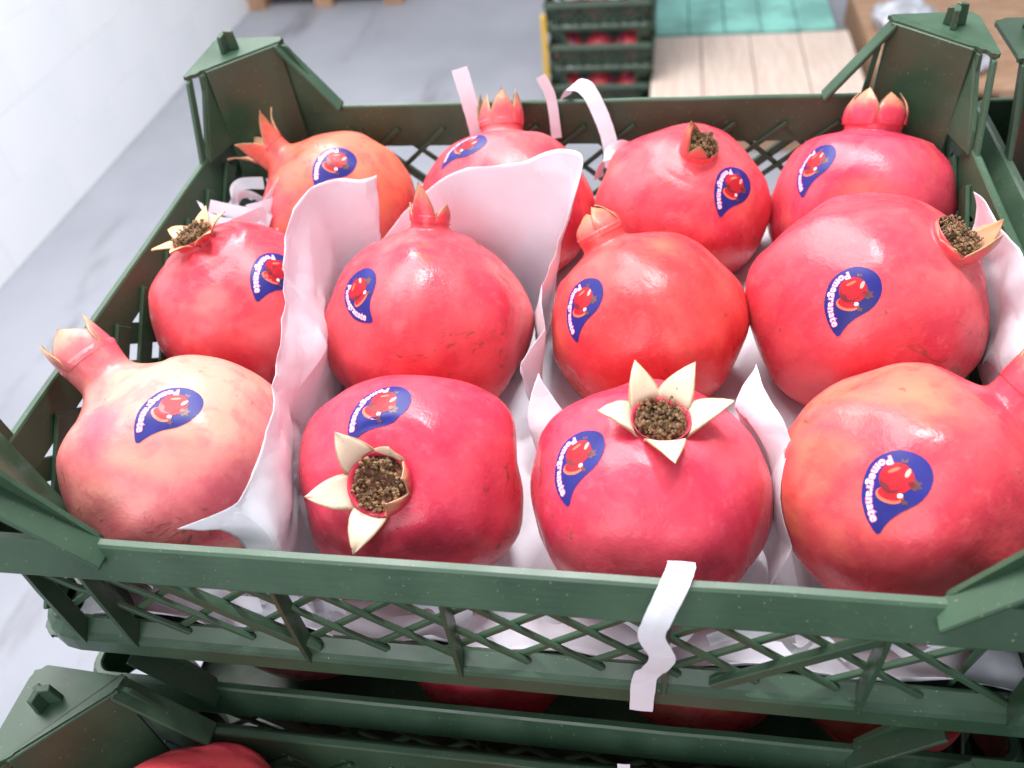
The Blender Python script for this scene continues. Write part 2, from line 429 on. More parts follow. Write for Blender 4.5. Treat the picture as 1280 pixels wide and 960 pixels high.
def make_crate(name, mat, detail=True):
    root = empty(name)
    def put(nm, me, par=root, loc=(0, 0, 0), rz=0.0):
        o = link(nm, me if len(me.materials) == 0 or me.materials[0] == mat else me.copy(), mat, par)
        if o.data.materials[0] != mat: o.data.materials[0] = mat
        o.location = loc; o.rotation_euler[2] = rz; return o
    put('rim', ME_RIM); put('base_flange', ME_FLANGE); put('base_panel', ME_BASE)
    for sx in (-1, 1):
        for sy in (-1, 1):
            made = {}
            for nm, me, par in post_parts(sx, sy, not (sx == 1 and sy == 1)):
                made[nm] = put(nm, me, made.get(par, root))
    if detail:
        for me, loc, rz in lattice_spots(): put('lattice_bar', me, root, loc, rz)
    else:
        bm = bmesh.new()
        for me, loc, rz in lattice_spots():
            t = bmesh.new(); t.from_mesh(me); t.transform(Matrix.Translation(loc) @ Matrix.Rotation(rz, 4, 'Z'))
            tm = bpy.data.meshes.new('tmp'); t.to_mesh(tm); t.free(); bm.from_mesh(tm); bpy.data.meshes.remove(tm)
        me = bpy.data.meshes.new('lattice'); bm.to_mesh(me); bm.free()
        put('lattice', me)['kind'] = 'stuff'
    for s in (-1, 1):
        for x in FIN_X: put('fin', ME_FIN, root, (x * -s, s * (HY - 0.0062), 0), 0 if s == -1 else math.pi)
        for y in (-0.14, -0.07, 0.0, 0.07, 0.14): put('fin', ME_FIN, root, (s * (HX - 0.0062), y, 0), math.pi / 2 * s)
    for s in (-1, 1):
        put('brace', ME_BRACE if s == -1 else ME_BRACE_M, root, (s * 0.128, -(HY - 0.0018), (ZB + ZT) / 2))
        put('brace', ME_BRACE if s == -1 else ME_BRACE_M, root, (s * 0.128, (HY - 0.0018), (ZB + ZT) / 2))
    return root

crate = make_crate('crate', M_CR, True)
crate.location = (0, 0.001, RIM - HR - 0.003); crate.rotation_euler[0] = 0.029      # sits a little askew on the crate below
tag(crate, 'topmost green plastic crate filled with twelve stickered pomegranates', 'crate', 'green fruit crates')
lower = make_crate('crate', M_CR, False)
lower.location = (-0.004, 0.006, RIM - HR - HP - 0.006)
tag(lower, 'green crate directly beneath the topmost crate, fruit showing in the gap', 'crate', 'green fruit crates')
front = copy_tree(lower); front.location = (0.003, -0.384, RIM - HR - HP - 0.006)
tag(front, 'green crate at the bottom edge, in front of the topmost crate and lower', 'crate', 'green fruit crates')
side = make_crate('crate', M_CR2, False)
side.location = (2 * HX + 0.012, -0.004, RIM - HR - 0.002)
tag(side, 'dark green crate standing against the right side of the topmost crate', 'crate', 'green fruit crates')

# crates lower down the same stacks: one joined mesh each
def joined(root, mat):
    bm = bmesh.new()
    def walk(o, m):
        for c in o.children:
            mm = m @ Matrix.Translation(c.location) @ c.rotation_euler.to_matrix().to_4x4()
            t = c.data.copy(); t.transform(mm); bm.from_mesh(t); bpy.data.meshes.remove(t); walk(c, mm)
    walk(root, Matrix.Identity(4))
    for f in bm.faces: f.material_index = 0
    me = bpy.data.meshes.new('crate'); bm.to_mesh(me); bm.free(); me.materials.clear(); me.materials.append(mat)
    return me
ME_CRATE = joined(lower, M_CR2)
for base, top in (((-0.004, 0.006), RIM - HR - HP - 0.006), ((0.003, -0.384), RIM - HR - HP - 0.006), ((2 * HX + 0.012, -0.004), RIM - HR - 0.002)):
    z = top - HP; 
    while z > -0.03:
        o = link('crate', ME_CRATE, M_CR2); o.location = (base[0] + rnd.uniform(-0.003, 0.003), base[1] + rnd.uniform(-0.003, 0.003), max(z, 0.001))
        tag(o, 'green crate lower down, hidden beneath the upper crates of the near stacks', 'crate', 'crates low in the near stacks')
        z -= HP

# ------------------------------------------------------------------ pomegranates
Z90 = Vector((0, 0, 1))

def frame(axis, spin=0.0):
    a = Vector(axis).normalized()
    return (Z90.rotation_difference(a).to_matrix() @ Matrix.Rotation(spin, 3, 'Z'))

def body_mesh(Rr, flat, rn, Ln, flare, seed, lobes, amp, lump, sq=0.0):
    prof = []
    a1 = math.pi - math.asin(min(0.95, rn * 2.05 / Rr)); nb = 44
    for i in range(nb + 1):
        a = a1 * i / nb
        prof.append((Rr * math.sin(a) ** 0.93 if 0 < a < math.pi else 0.0, -flat * Rr * math.cos(a), math.sin(a) ** 1.2 if a < math.pi / 2 else max(0.0, math.sin(a))))
    r1, z1, _ = prof[-1]
    p0 = Vector((r1, z1)); m0 = Vector((-1, flat * 0.55)).normalized() * rn * 1.6
    p1 = Vector((rn, z1 + Ln * 0.5)); m1 = Vector((0, 1)) * Ln * 0.5
    for i in range(1, 11):
        t = i / 10; h = (2 * t ** 3 - 3 * t * t + 1) * p0 + (t ** 3 - 2 * t * t + t) * m0 + (-2 * t ** 3 + 3 * t * t) * p1 + (t ** 3 - t * t) * m1
        prof.append((h.x, h.y, 0.45 * (1 - t)))
    for i in range(1, 6):
        t = i / 5; prof.append((rn + (flare - 1) * rn * t * t, z1 + Ln * (0.5 + 0.5 * t), 0))
    ntop = len(prof); zt = z1 + Ln; rt = rn * flare
    cup = [(rt * 0.93, zt - 0.0012), (rt * 0.86, zt - 0.0035), (rn * 0.80, zt - Ln * 0.35), (rn * 0.72, zt - Ln * 0.62), (rn * 0.35, zt - Ln * 0.72)]
    M = 80; v = []; f = []; mi = []
    v.append((0, 0, -flat * Rr * 0.985))
    rows = prof[1:] + [(c[0], c[1], 0) for c in cup]
    for (rho, z, w) in rows:
        for j in range(M):
            ph = 2 * math.pi * j / M
            d = Vector((rho * math.cos(ph), rho * math.sin(ph), z)).normalized()
            k = 1 + w * (amp * math.cos(lobes * ph + seed) + sq * math.cos(4 * ph + seed * 0.7)) + (noise.noise(d * 1.5 + Vector((seed * 5.1, seed, 0))) * lump + noise.noise(d * 3.4 + Vector((seed, seed * 3, 2))) * lump * 0.30) * (1 if w > 0 else 0.3)
            kz = 1 + (noise.noise(d * 1.3 + Vector((0, seed * 2.3, seed)))) * lump * (1 if w > 0.25 else 0.0)
            v.append((rho * k * math.cos(ph), rho * k * math.sin(ph), z * kz if z < z1 else z))
    for j in range(M): f.append((0, 1 + (j + 1) % M, 1 + j)); mi.append(0)
    for i in range(len(rows) - 1):
        for j in range(M):
            a = 1 + i * M + j; b = 1 + i * M + (j + 1) % M
            f.append((a, b, b + M, a + M)); mi.append(0 if i < len(prof) - 2 else 1)
    v.append((0, 0, cup[-1][1] - 0.001)); L = len(v) - 1; s = 1 + (len(rows) - 1) * M
    for j in range(M): f.append((s + j, s + (j + 1) % M, L)); mi.append(1)
    me = bpy.data.meshes.new('body'); me.from_pydata(v, [], f)
    me.polygons.foreach_set('material_index', mi); me.polygons.foreach_set('use_smooth', [True] * len(f)); me.update()
    return me, zt, rt

def sepal_mesh(n, rt, zt, ph0, Ls, b0, b1, wid=1.0, tip=0.0, thick=0.0014, pw=1.5):
    S, V = 10, 6; outer = []; inner = []; uv = []
    c = Vector((rt * 0.985, zt - 0.0036)); w0 = rt * math.tan(math.pi / n) * wid
    for i in range(S + 1):
        s = i / S; be = R_(b0 + (b1 - b0) * s ** 0.8)
        T = Vector((math.sin(be), math.cos(be))); Nn = Vector((-math.cos(be), math.sin(be)))
        if i: c = c + T * (Ls / S)
        w = w0 * max(0.0, 1 - s ** pw) * (1 + (0.25 if pw > 1.9 else 0.08) * math.sin(s * 3.1))
        th = thick * (1 - 0.75 * s) * min(1.0, 0.45 + 2.5 * s)
        for j in range(V + 1):
            q = -1 + 2 * j / V
            lat = math.sin(q * math.pi / n) * rt * wid * (w / max(w0, 1e-6)) + tip * s * s * Ls
            curl = rt * (1 - math.cos(q * math.pi / n)) * (1 - 0.55 * s) * (w / max(w0, 1e-6))
            wob = noise.noise(Vector((q * 1.3 + ph0 * 3, s * 2.5, ph0))) * 0.0011 * s
            for arr, o in ((outer, 0.0), (inner, th * (1 - 0.5 * q * q))):
                p = c + Nn * (curl + o + wob)
                x = p.x * math.cos(ph0) - lat * math.sin(ph0); y = p.x * math.sin(ph0) + lat * math.cos(ph0)
                arr.append((x, y, p.y))
            uv.append((j / V, s))
    v = outer + inner; O = len(outer); f = []; mi = []
    for i in range(S):
        for j in range(V):
            a = i * (V + 1) + j
            f.append((a, a + 1, a + V + 2, a + V + 1)); mi.append(0)
            f.append((O + a, O + a + V + 1, O + a + V + 2, O + a + 1)); mi.append(1)
        for j, fl in ((0, True), (V, False)):
            a = i * (V + 1) + j; b = a + V + 1
            f.append((a, b, O + b, O + a) if fl else (a, O + a, O + b, b)); mi.append(1)
    me = bpy.data.meshes.new('sepal'); me.from_pydata(v, [], f)
    me.polygons.foreach_set('material_index', mi); me.polygons.foreach_set('use_smooth', [True] * len(f))
    ul = me.uv_layers.new(name='UVMap')
    for lp in me.loops: ul.data[lp.index].uv = uv[lp.vertex_index % O]
    me.update(); return me

def stamen_mesh(rn, rt, zt, Ln, K, rg, rise=0.15, lift=0.0):
    v = []; f = []
    def blob(p, r):
        b = len(v)
        for d in ((1, 0, 0), (-1, 0, 0), (0, 1, 0), (0, -1, 0), (0, 0, 1), (0, 0, -1)):
            v.append(p + Vector(d) * r * rg.uniform(0.7, 1.4))
        for a in ((0, 2, 4), (2, 1, 4), (1, 3, 4), (3, 0, 4), (2, 0, 5), (1, 2, 5), (3, 1, 5), (0, 3, 5)): f.append(tuple(b + i for i in a))
    for _ in range(K):
        a = rg.uniform(0, 6.283); q = math.sqrt(rg.random()) * 0.86
        base = Vector((rn * q * math.cos(a), rn * q * math.sin(a), zt - Ln * 0.5))
        top = Vector((rt * q * 0.95 * math.cos(a + rg.uniform(-.3, .3)), rt * q * 0.95 * math.sin(a + rg.uniform(-.3, .3)), zt - 0.0015 + lift + rt * rise * rg.uniform(-1.0, 1.0) - (1 - q) * rt * 0.30))
        mid = (base + top) / 2 + Vector((rg.uniform(-1, 1), rg.uniform(-1, 1), 0)) * 0.0012
        b = len(v)
        for p, r in ((base, 0.0004), (mid, 0.00035), (top, 0.0003)):
            for k in range(3): v.append(p + Vector((math.cos(k * 2.09), math.sin(k * 2.09), 0)) * r)
        for i in range(2):
            for k in range(3):
                f.append((b + i * 3 + k, b + i * 3 + (k + 1) % 3, b + i * 3 + 3 + (k + 1) % 3, b + i * 3 + 3 + k))
        blob(top, rg.uniform(0.0006, 0.0012))
        if rg.random() < 0.5: blob(top + Vector((rg.uniform(-1, 1), rg.uniform(-1, 1), rg.uniform(-1, .4))) * 0.0014, rg.uniform(0.0004, 0.0009))
    me = bpy.data.meshes.new('stamens'); me.from_pydata([tuple(p) for p in v], [], f); me.update(); return me

# ---- sticker artwork in its own flat coordinates (millimetre-like units, y down) -----------------
SK = 0.0000775
OUT = [(720, 358), (680, 367), (640, 385), (612, 406), (590, 430), (572, 463), (560, 500), (551, 545), (548, 590), (551, 625), (560, 660), (572, 697), (590, 730), (606, 757), (622, 777),
       (632, 780), (645, 773), (664, 742), (690, 710), (714, 688), (740, 668), (776, 647), (810, 625), (836, 600), (857, 567), (870, 535), (876, 500), (874, 474), (868, 447), (857, 423), (840, 401), (817, 383), (790, 370), (756, 361)]
CEN = (705, 530)
def A2(p): return ((p[0] - CEN[0]) * SK, (p[1] - CEN[1]) * SK)

def text_art(offset, size=1.0):
    cu = bpy.data.curves.new('lettering_source', 'FONT'); cu.body = 'Pomegranate'; cu.size = size; cu.offset = offset; cu.resolution_u = 3
    cu.space_character = 1.08
    ob = bpy.data.objects.new('lettering_source', cu); COL.objects.link(ob)
    bpy.context.view_layer.update()
    dg = bpy.context.evaluated_depsgraph_get(); me = bpy.data.meshes.new_from_object(ob.evaluated_get(dg))
    bm = bmesh.new(); bm.from_mesh(me); bmesh.ops.triangulate(bm, faces=bm.faces)
    v = [(p.co.x, p.co.y) for p in bm.verts]; bm.verts.index_update(); f = [tuple(q.index for q in fc.verts) for fc in bm.faces]; bm.free()
    bpy.data.objects.remove(ob); bpy.data.curves.remove(cu); bpy.data.meshes.remove(me)
    return v, f
BASEL = catmull([Vector(p) for p in ((684, 386), (640, 408), (604, 444), (582, 500), (571, 560), (570, 620), (582, 680), (602, 730))], 12)
CUM = [0.0]
for i in range(1, len(BASEL)): CUM.append(CUM[-1] + (BASEL[i] - BASEL[i - 1]).length)
def bend(v, width):
    out = []
    for x, y in v:
        s = max(0.0, min(0.9999, x / width)) * CUM[-1]
        i = 0
        while i < len(CUM) - 2 and CUM[i + 1] < s: i += 1
        t = (s - CUM[i]) / max(1e-6, CUM[i + 1] - CUM[i])
        j0 = max(0, i - 3); j1 = min(len(BASEL) - 1, i + 4)
        T = (BASEL[j1] - BASEL[j0]).normalized(); Nn = Vector((T.y, -T.x))
        p = BASEL[i].lerp(BASEL[i + 1], t) + Nn * (y * 58 + 5)
        out.append(A2(p))
    return out
tv, tf = text_art(0.012); TW = max(p[0] for p in tv) * 1.01
ov, of = text_art(0.085)
TXT_F = (bend(tv, TW), tf); TXT_O = (bend(ov, TW), of)

def ell(cx, cy, rx, ry, rot=0, n=18, a0=0, a1=360):
    return [A2((cx + rx * math.cos(R_(a)) * math.cos(R_(rot)) - ry * math.sin(R_(a)) * math.sin(R_(rot)),
                cy + rx * math.cos(R_(a)) * math.sin(R_(rot)) + ry * math.sin(R_(a)) * math.cos(R_(rot)))) for a in [a0 + (a1 - a0) * i / n for i in range(n if a1 - a0 >= 360 else n + 1)]]
ART = [  # (polygon, material index, layer)
    (ell(686, 588, 68, 40, 12), 3, 0), (ell(690, 580, 60, 32, 12), 1, 1),
    ([A2(p) for p in ((735, 420), (738, 398), (750, 416), (764, 400), (764, 424))], 4, 0),
    ([A2(p) for p in ((775, 510), (800, 498), (812, 515), (832, 512), (822, 532), (834, 548), (812, 550), (802, 562), (780, 548))], 4, 0),
    (ell(716, 502, 82, 80), 1, 2), (ell(690, 530, 52, 46, 30), 2, 3), (ell(708, 506, 60, 58), 1, 4), (ell(668, 545, 26, 14, 50), 2, 4),
    (ell(768, 474, 11, 24, 20), 5, 5), (ell(705, 462, 30, 9, -25), 3, 5), (ell(786, 528, 15, 13), 2, 5),
    ([A2(p) for p in ((728, 578), (744, 576), (752, 584), (744, 596), (732, 600), (724, 592))], 0, 5),
    ([A2(p) for p in ((740, 606), (752, 600), (762, 612), (776, 612), (768, 622), (770, 634), (756, 626), (748, 634), (744, 620))], 4, 5),
]

def sticker_parts(bvh, dirv, tipv, body):
    """conform the flat artwork to the skin around the local direction dirv; tipv points to its tail."""
    dv = dirv.normalized()
    loc, nor, _, _ = bvh.ray_cast(Vector((0, 0, 0)), dv, 1.0)
    nn = Vector((0, 0, 0))
    for dx in (-.12, 0, .12):
        for dy in (-.12, 0, .12):
            q = (dv + Vector((dx, dy, -dx * .5 + dy * .5))).normalized(); h = bvh.ray_cast(Vector((0, 0, 0)), q, 1.0)
            if h[1]: nn += h[1]
    n = nn.normalized()
    et = tipv.normalized() - dv; et = (et - n * et.dot(n)).normalized(); ep = et.cross(n)
    tx, ty = Vector((622 - 715, 778 - 520)).normalized()
    er = et * tx - ep * ty; ed = et * ty + ep * tx
    def put(p, off):
        Q = loc + er * p[0] + ed * p[1]
        h = bvh.ray_cast(Q + n * 0.02, -n, 0.05)
        if h[0] is None: return Q
        m = (h[1] + n * 0.6).normalized()
        return h[0] + m * off
    rings = 9; v = [put((0, 0), 0.00028)]; f = []; m = len(OUT)
    P = [A2(p) for p in OUT]
    for r in range(1, rings + 1):
        for p in P: v.append(put((p[0] * r / rings, p[1] * r / rings), 0.00028))
    for j in range(m): f.append((0, 1 + j, 1 + (j + 1) % m))
    for r in range(rings - 1):
        for j in range(m):
            a = 1 + r * m + j; b = 1 + r * m + (j + 1) % m; f.append((a, a + m, b + m, b))
    st = from_py('sticker', v, f, M_STK, body, True)
    v = []; f = []; mi = []
    for poly, mt, lay in ART:
        b = len(v); cx = sum(p[0] for p in poly) / len(poly); cy = sum(p[1] for p in poly) / len(poly); o = 0.00033 + lay * 0.00003
        v.append(put((cx, cy), o)); k = len(poly)
        for q in (0.5, 1.0):
            for p in poly: v.append(put((cx + (p[0] - cx) * q, cy + (p[1] - cy) * q), o))
        for j in range(k):
            i1 = b + 1 + j; i2 = b + 1 + (j + 1) % k
            f.append((b, i1, i2)); mi.append(mt); f.append((i1, i1 + k, i2 + k, i2)); mi.append(mt)
    me = bpy.data.meshes.new('picture'); me.from_pydata([tuple(p) for p in v], [], f); me.polygons.foreach_set('material_index', mi); me.update()
    link('picture', me, [M_WHITE, M_PRED, M_PDARK, M_PORNG, M_PBRN, M_PPALE], st)
    v = [put(p, 0.00042) for p in TXT_O[0]]; f = list(TXT_O[1]); b = len(v)
    v += [put(p, 0.00048) for p in TXT_F[0]]; f += [tuple(i + b for i in q) for q in TXT_F[1]]
    me = bpy.data.meshes.new('lettering'); me.from_pydata([tuple(p) for p in v], [], f)
    me.polygons.foreach_set('material_index', [0] * len(TXT_O[1]) + [1] * len(TXT_F[1])); me.update()
    link('lettering', me, [M_PINK, M_WHITE], st)
    return st

RED = (0.73, 0.084, 0.100); PINKRED = (0.72, 0.070, 0.108); ORANGE = (0.77, 0.185, 0.105); PINK = (0.77, 0.23, 0.23)
# key: centre (rim = 0), radius, calyx direction, sticker direction, sticker tail direction, shape, calyx, skin, label
FR = {
 'R1C1': dict(c=(-0.170, -0.1180, -0.040), r=0.0580, ax=(-0.647, 0.414, 0.640), st=(0.315, -0.144, 0.938), tp=(0.120, -0.474, 0.872), flat=0.88, rn=0.0135, Ln=0.027, fl=1.10,
      n=4, Ls=0.018, b=(6, -8), pw=3.0, spin=0.3, sep=[(40, .022, -18), (135, .020, -14), (222, .022, -6), (310, .020, -20)], th=0.0026, tip=(0.66, 0.36, 0.26), red=(0.76, 0.20, 0.20), alt=(0.72, 0.32, 0.235), amt=0.62, pale=0.35, inner=(0.55, 0.32, 0.2),
      label='pale peach and pink pomegranate in the front left corner with a long neck'),
 'R1C2': dict(c=(-0.052, -0.1180, -0.043), r=0.0545, ax=(-0.023, -0.631, 0.770), st=(-0.111, 0.03, 0.994), tp=(-0.302, -0.219, 0.928), flat=0.88, rn=0.0120, Ln=0.0045, fl=1.18,
      n=6, Ls=0.0185, b=(25, 98), pw=1.9, spin=0.55, lift=0.0025, th=0.0028, wid=1.12, sep=[(14, .013, -15), (74, .009, 5), (134, .0185, 70), (196, .0205, 95), (256, .0195, 92), (318, .013, -50)], red=PINKRED, alt=ORANGE, amt=0.22, pale=0.15, inner=(0.72, 0.52, 0.38), sq=0.035,
      label='squarish red pomegranate, second in the front row, calyx facing forward'),
 'R1C3': dict(c=(0.061, -0.1185, -0.043), r=0.0545, ax=(0.071, 0.016, 0.997), st=(-0.571, -0.264, 0.777), tp=(-0.602, -0.564, 0.564), flat=0.95, rn=0.0112, Ln=0.005, fl=1.15,
      n=5, Ls=0.0195, b=(25, 72), pw=1.75, spin=-1.66, lift=0.0030, th=0.0028, wid=1.12, sep=[(5, .021, 72), (66, .0215, 42), (126, .020, 46), (186, .017, 82), (278, .0205, 84)], red=PINKRED, alt=ORANGE, amt=0.12, pale=0.12, inner=(0.73, 0.55, 0.39),
      label='crimson pomegranate, third in the front row, with a wide open cream star crown'),
 'R1C4': dict(c=(0.174, -0.1095, -0.041), r=0.0575, ax=(0.707, 0.287, 0.622), st=(-0.355, -0.553, 0.754), tp=(-0.456, -0.790, 0.410), flat=0.95, rn=0.0170, Ln=0.020, fl=1.10,
      n=6, Ls=0.019, b=(12, 2), pw=2.0, spin=0.2, red=RED, alt=ORANGE, amt=0.55, pale=0.25, inner=(0.55, 0.32, 0.2), scab=0.9,
      label='large orange red pomegranate at the right end of the front row'),
 'R2C1': dict(c=(-0.1815, -0.001, -0.035), r=0.0520, ax=(-0.255, 0.030, 0.960), st=(0.680, -0.204, 0.704), tp=(0.580, -0.528, 0.620), flat=0.93, rn=0.0105, Ln=0.010, fl=1.12,
      n=6, Ls=0.0135, b=(35, 84), pw=1.5, spin=0.5, lift=0.0025, red=RED, alt=PINK, amt=0.35, pale=0.3, inner=(0.66, 0.42, 0.19),
      label='pink red pomegranate by the left wall, middle row, with a short yellowish star crown'),
 'R2C2': dict(c=(-0.066, -0.008, -0.039), r=0.0580, ax=(0.040, 0.507, 0.861), st=(-0.437, -0.449, 0.779), tp=(-0.276, -0.696, 0.663), flat=0.92, rn=0.0105, Ln=0.013, fl=1.08,
      n=5, Ls=0.018, b=(5, -6), pw=1.7, spin=-1.75, sep=[(262, .0215, -4), (335, .010, 0), (48, .008, 5), (120, .007, 0), (190, .010, -4)], red=RED, alt=PINK, amt=0.25, pale=0.3, inner=(0.5, 0.3, 0.18),
      label='round red pomegranate cradled in white tissue paper, middle row, with an upright pointed crown'),
 'R2C3': dict(c=(0.056, 0.001, -0.043), r=0.0545, ax=(-0.463, 0.488, 0.740), st=(-0.619, -0.436, 0.653), tp=(-0.649, -0.672, 0.356), flat=0.92, rn=0.0125, Ln=0.015, fl=1.06,
      n=5, Ls=0.0185, b=(2, -52), pw=3.0, spin=-0.6, red=(0.77, 0.075, 0.07), alt=ORANGE, amt=0.55, pale=0.25, inner=(0.4, 0.22, 0.14),
      label='orange red pomegranate, third in the middle row, with a closed blunt crown tilted left'),
 'R2C4': dict(c=(0.1715, 0.008, -0.034), r=0.0615, ax=(0.548, -0.102, 0.830), st=(-0.325, -0.658, 0.679), tp=(-0.416, -0.828, 0.376), flat=0.93, rn=0.0130, Ln=0.009, fl=1.05,
      n=5, Ls=0.019, b=(15, 8), pw=1.7, spin=-2.3, lift=0.003, sep=[(305, .021, -22), (15, .020, -14), (100, .003, 0), (175, .003, 0), (245, .004, 0)], red=RED, alt=ORANGE, amt=0.30, pale=0.25, inner=(0.5, 0.27, 0.14),
      label='biggest red pomegranate at the right end of the middle row, crown tilted right'),
 'R3C1': dict(c=(-0.157, 0.116, -0.043), r=0.0535, ax=(-0.714, 0.180, 0.677), st=(0.256, -0.359, 0.898), tp=(0.067, -0.640, 0.765), flat=0.93, rn=0.0120, Ln=0.020, fl=1.08,
      n=5, Ls=0.021, b=(8, 48), pw=1.25, spin=0.9, red=RED, alt=ORANGE, amt=0.60, pale=0.3, inner=(0.55, 0.28, 0.16),
      label='orange pink pomegranate at the left end of the back row, spiky crown pointing left'),
 'R3C2': dict(c=(-0.039, 0.112, -0.040), r=0.0570, ax=(-0.075, 0.630, 0.760), st=(-0.367, -0.108, 0.924), tp=(-0.574, -0.213, 0.791), flat=0.90, rn=0.0140, Ln=0.013, fl=1.06,
      n=6, Ls=0.023, b=(8, -16), pw=2.0, spin=-1.3, tip=(0.40, 0.21, 0.11), red=RED, alt=PINK, amt=0.30, pale=0.2, inner=(0.42, 0.25, 0.14),
      label='pink red pomegranate behind the tissue paper, back row, with a tall tan crown'),
 'R3C3': dict(c=(0.0755, 0.117, -0.042), r=0.0550, ax=(0.153, -0.244, 0.957), st=(0.551, -0.541, 0.636), tp=(0.372, -0.833, 0.409), flat=0.90, rn=0.0110, Ln=0.010, fl=1.05,
      n=5, Ls=0.015, b=(4, -10), pw=1.7, spin=-2.6, lift=0.003, sep=[(195, .024, -10), (125, .014, -10), (262, .012, -5), (330, .003, 0), (45, .003, 0)], red=RED, alt=ORANGE, amt=0.25, pale=0.2, inner=(0.5, 0.27, 0.14),
      label='red pomegranate, third in the back row, its crown broken open to the brown core'),
 'R3C4': dict(c=(0.1865, 0.117, -0.042), r=0.0550, ax=(0.060, 0.520, 0.850), st=(-0.654, -0.257, 0.712), tp=(-0.742, -0.474, 0.474), flat=0.92, rn=0.0165, Ln=0.013, fl=1.12,
      n=6, Ls=0.0215, b=(20, -40), wid=0.93, pw=2.6, spin=-1.2, red=PINKRED, alt=ORANGE, amt=0.35, pale=0.12, inner=(0.35, 0.13, 0.09),
      label='deep red pomegranate in the back right corner of the crate with a bulging crown'),
}

def make_fruit(key, d, seed):
    rg = random.Random(seed * 13 + 5)
    root = empty('pomegranate')
    mat = fruit_mat('pomegranate_skin_%d' % seed, seed, d['red'], d['alt'], d['amt'], d.get('pale', .2), d.get('scab', .55), tip=d.get('tip', (0.50, 0.23, 0.13)))
    me, zt, rt = body_mesh(d['r'], d['flat'], d['rn'], d['Ln'], d['fl'], seed * 1.7, 5 if seed % 2 else 6, 0.018, 0.080, d.get('sq', 0.0))
    body = link('body', me, [mat, M_CUP], root)
    so = mat
    si = sepal_mat('sepal_inside_%d' % seed, tuple(0.6 * a + 0.4 * b for a, b in zip(d['inner'], (0.75, 0.45, 0.38))), d['inner'], (0.33, 0.19, 0.08), 0.05, 0.55, seed + 9)
    seps = d.get('sep') or [(math.degrees(d['spin']) + 360 * i / d['n'] + rg.uniform(-4, 4), d['Ls'] * rg.uniform(0.86, 1.10), d['b'][1] + rg.uniform(-9, 9)) for i in range(d['n'])]
    for ang, ls, b1 in seps:
        m2 = sepal_mesh(d['n'], rt, zt, R_(ang), ls, d['b'][0] + rg.uniform(-4, 4), b1, d.get('wid', 1.0) * rg.uniform(0.94, 1.02), rg.uniform(-.14, .14), d.get('th', 0.0019), d['pw'])
        link('sepal', m2, [so, si], root)
    sm = link('stamens', stamen_mesh(d['rn'], rt, zt, d['Ln'] + 0.008, 280, rg, 0.26, d.get('lift', 0.0)), M_STAM, root); sm['kind'] = 'stuff'
    fm = frame(d['ax'])
    bvh = BVHTree.FromPolygons([v.co.copy() for v in me.vertices], [tuple(p.vertices) for p in me.polygons])
    inv = fm.transposed()
    sticker_parts(bvh, inv @ Vector(d['st']), inv @ Vector(d['tp']), root)
    root.matrix_world = Matrix.Translation(Vector(d['c']) + Vector((0, 0, RIM))) @ fm.to_4x4()
    tag(root, d['label'], 'pomegranate', 'pomegranates in the topmost crate')
    return root
FRUIT = {}
for i, (k_, d_) in enumerate(FR.items()): FRUIT[k_] = make_fruit(k_, d_, i + 1)

def fruit_copy(src, loc, ax, spin, label, group):
    o = copy_tree(FRUIT[src]); o.matrix_world = Matrix.Translation(loc) @ frame(ax, spin).to_4x4()
    tag(o, label, 'pomegranate', group); return o
zb = RIM - HP
G2 = 'pomegranates in the crate beneath'
fruit_copy('R1C1', (-0.150, -0.098, zb - 0.040), (0.2, 0.75, 0.6), 0.3, 'shaded peach pomegranate at the left of the gap under the topmost crate', G2)
fruit_copy('R2C4', (-0.030, -0.104, zb - 0.040), (-0.75, -0.1, 0.65), 2.6, 'shaded pomegranate with a sticker in the middle of the gap under the topmost crate', G2)
fruit_copy('R1C4', (0.090, -0.104, zb - 0.042), (0.3, 0.9, 0.2), 1.5, 'shaded red pomegranate right of the middle in the gap under the topmost crate', G2)
fruit_copy('R2C3', (0.190, -0.106, zb - 0.045), (0.6, 0.7, 0.3), 0.5, 'dark red pomegranate at the right end of the gap under the topmost crate', G2)
G3 = 'pomegranates in the lower front crate'
fruit_copy('R3C2', (-0.158, -0.262, zb - 0.026), (-0.95, 0.10, 0.25), 1.0, 'bright red pomegranate at the bottom left edge of the picture, crown towards the corner post', G3)
fruit_copy('R2C2', (-0.010, -0.284, zb - 0.058), (0.5, -0.5, 0.6), 2.0, 'pomegranate mostly below the bottom edge, in the middle of the lower front crate', G3)
fruit_copy('R3C2', (0.105, -0.284, zb - 0.058), (0.2, -0.5, 0.8), 1.0, 'pomegranate mostly below the bottom edge, right part of the lower front crate', G3)
for sx_, lab in ((0.345, 'dim red pomegranate inside the dark crate at the right edge, back corner'),):
    fruit_copy('R3C3', (sx_, 0.110, RIM - 0.045), (0.3, 0.3, 0.9), 0.7, lab, 'pomegranates in the right hand crate')

# ------------------------------------------------------------------ tissue paper and paper strips
SPH = [(Vector(d['c']) + Vector((0, 0, RIM)), d['r']) for d in FR.values()]
def push_out(p, gap):
    for _ in range(2):
        for c, r in SPH:
            d = p - c; l = d.length; q = r * 1.005 + gap
            if l < q: p = c + d * (q / max(l, 1e-6))
    return p

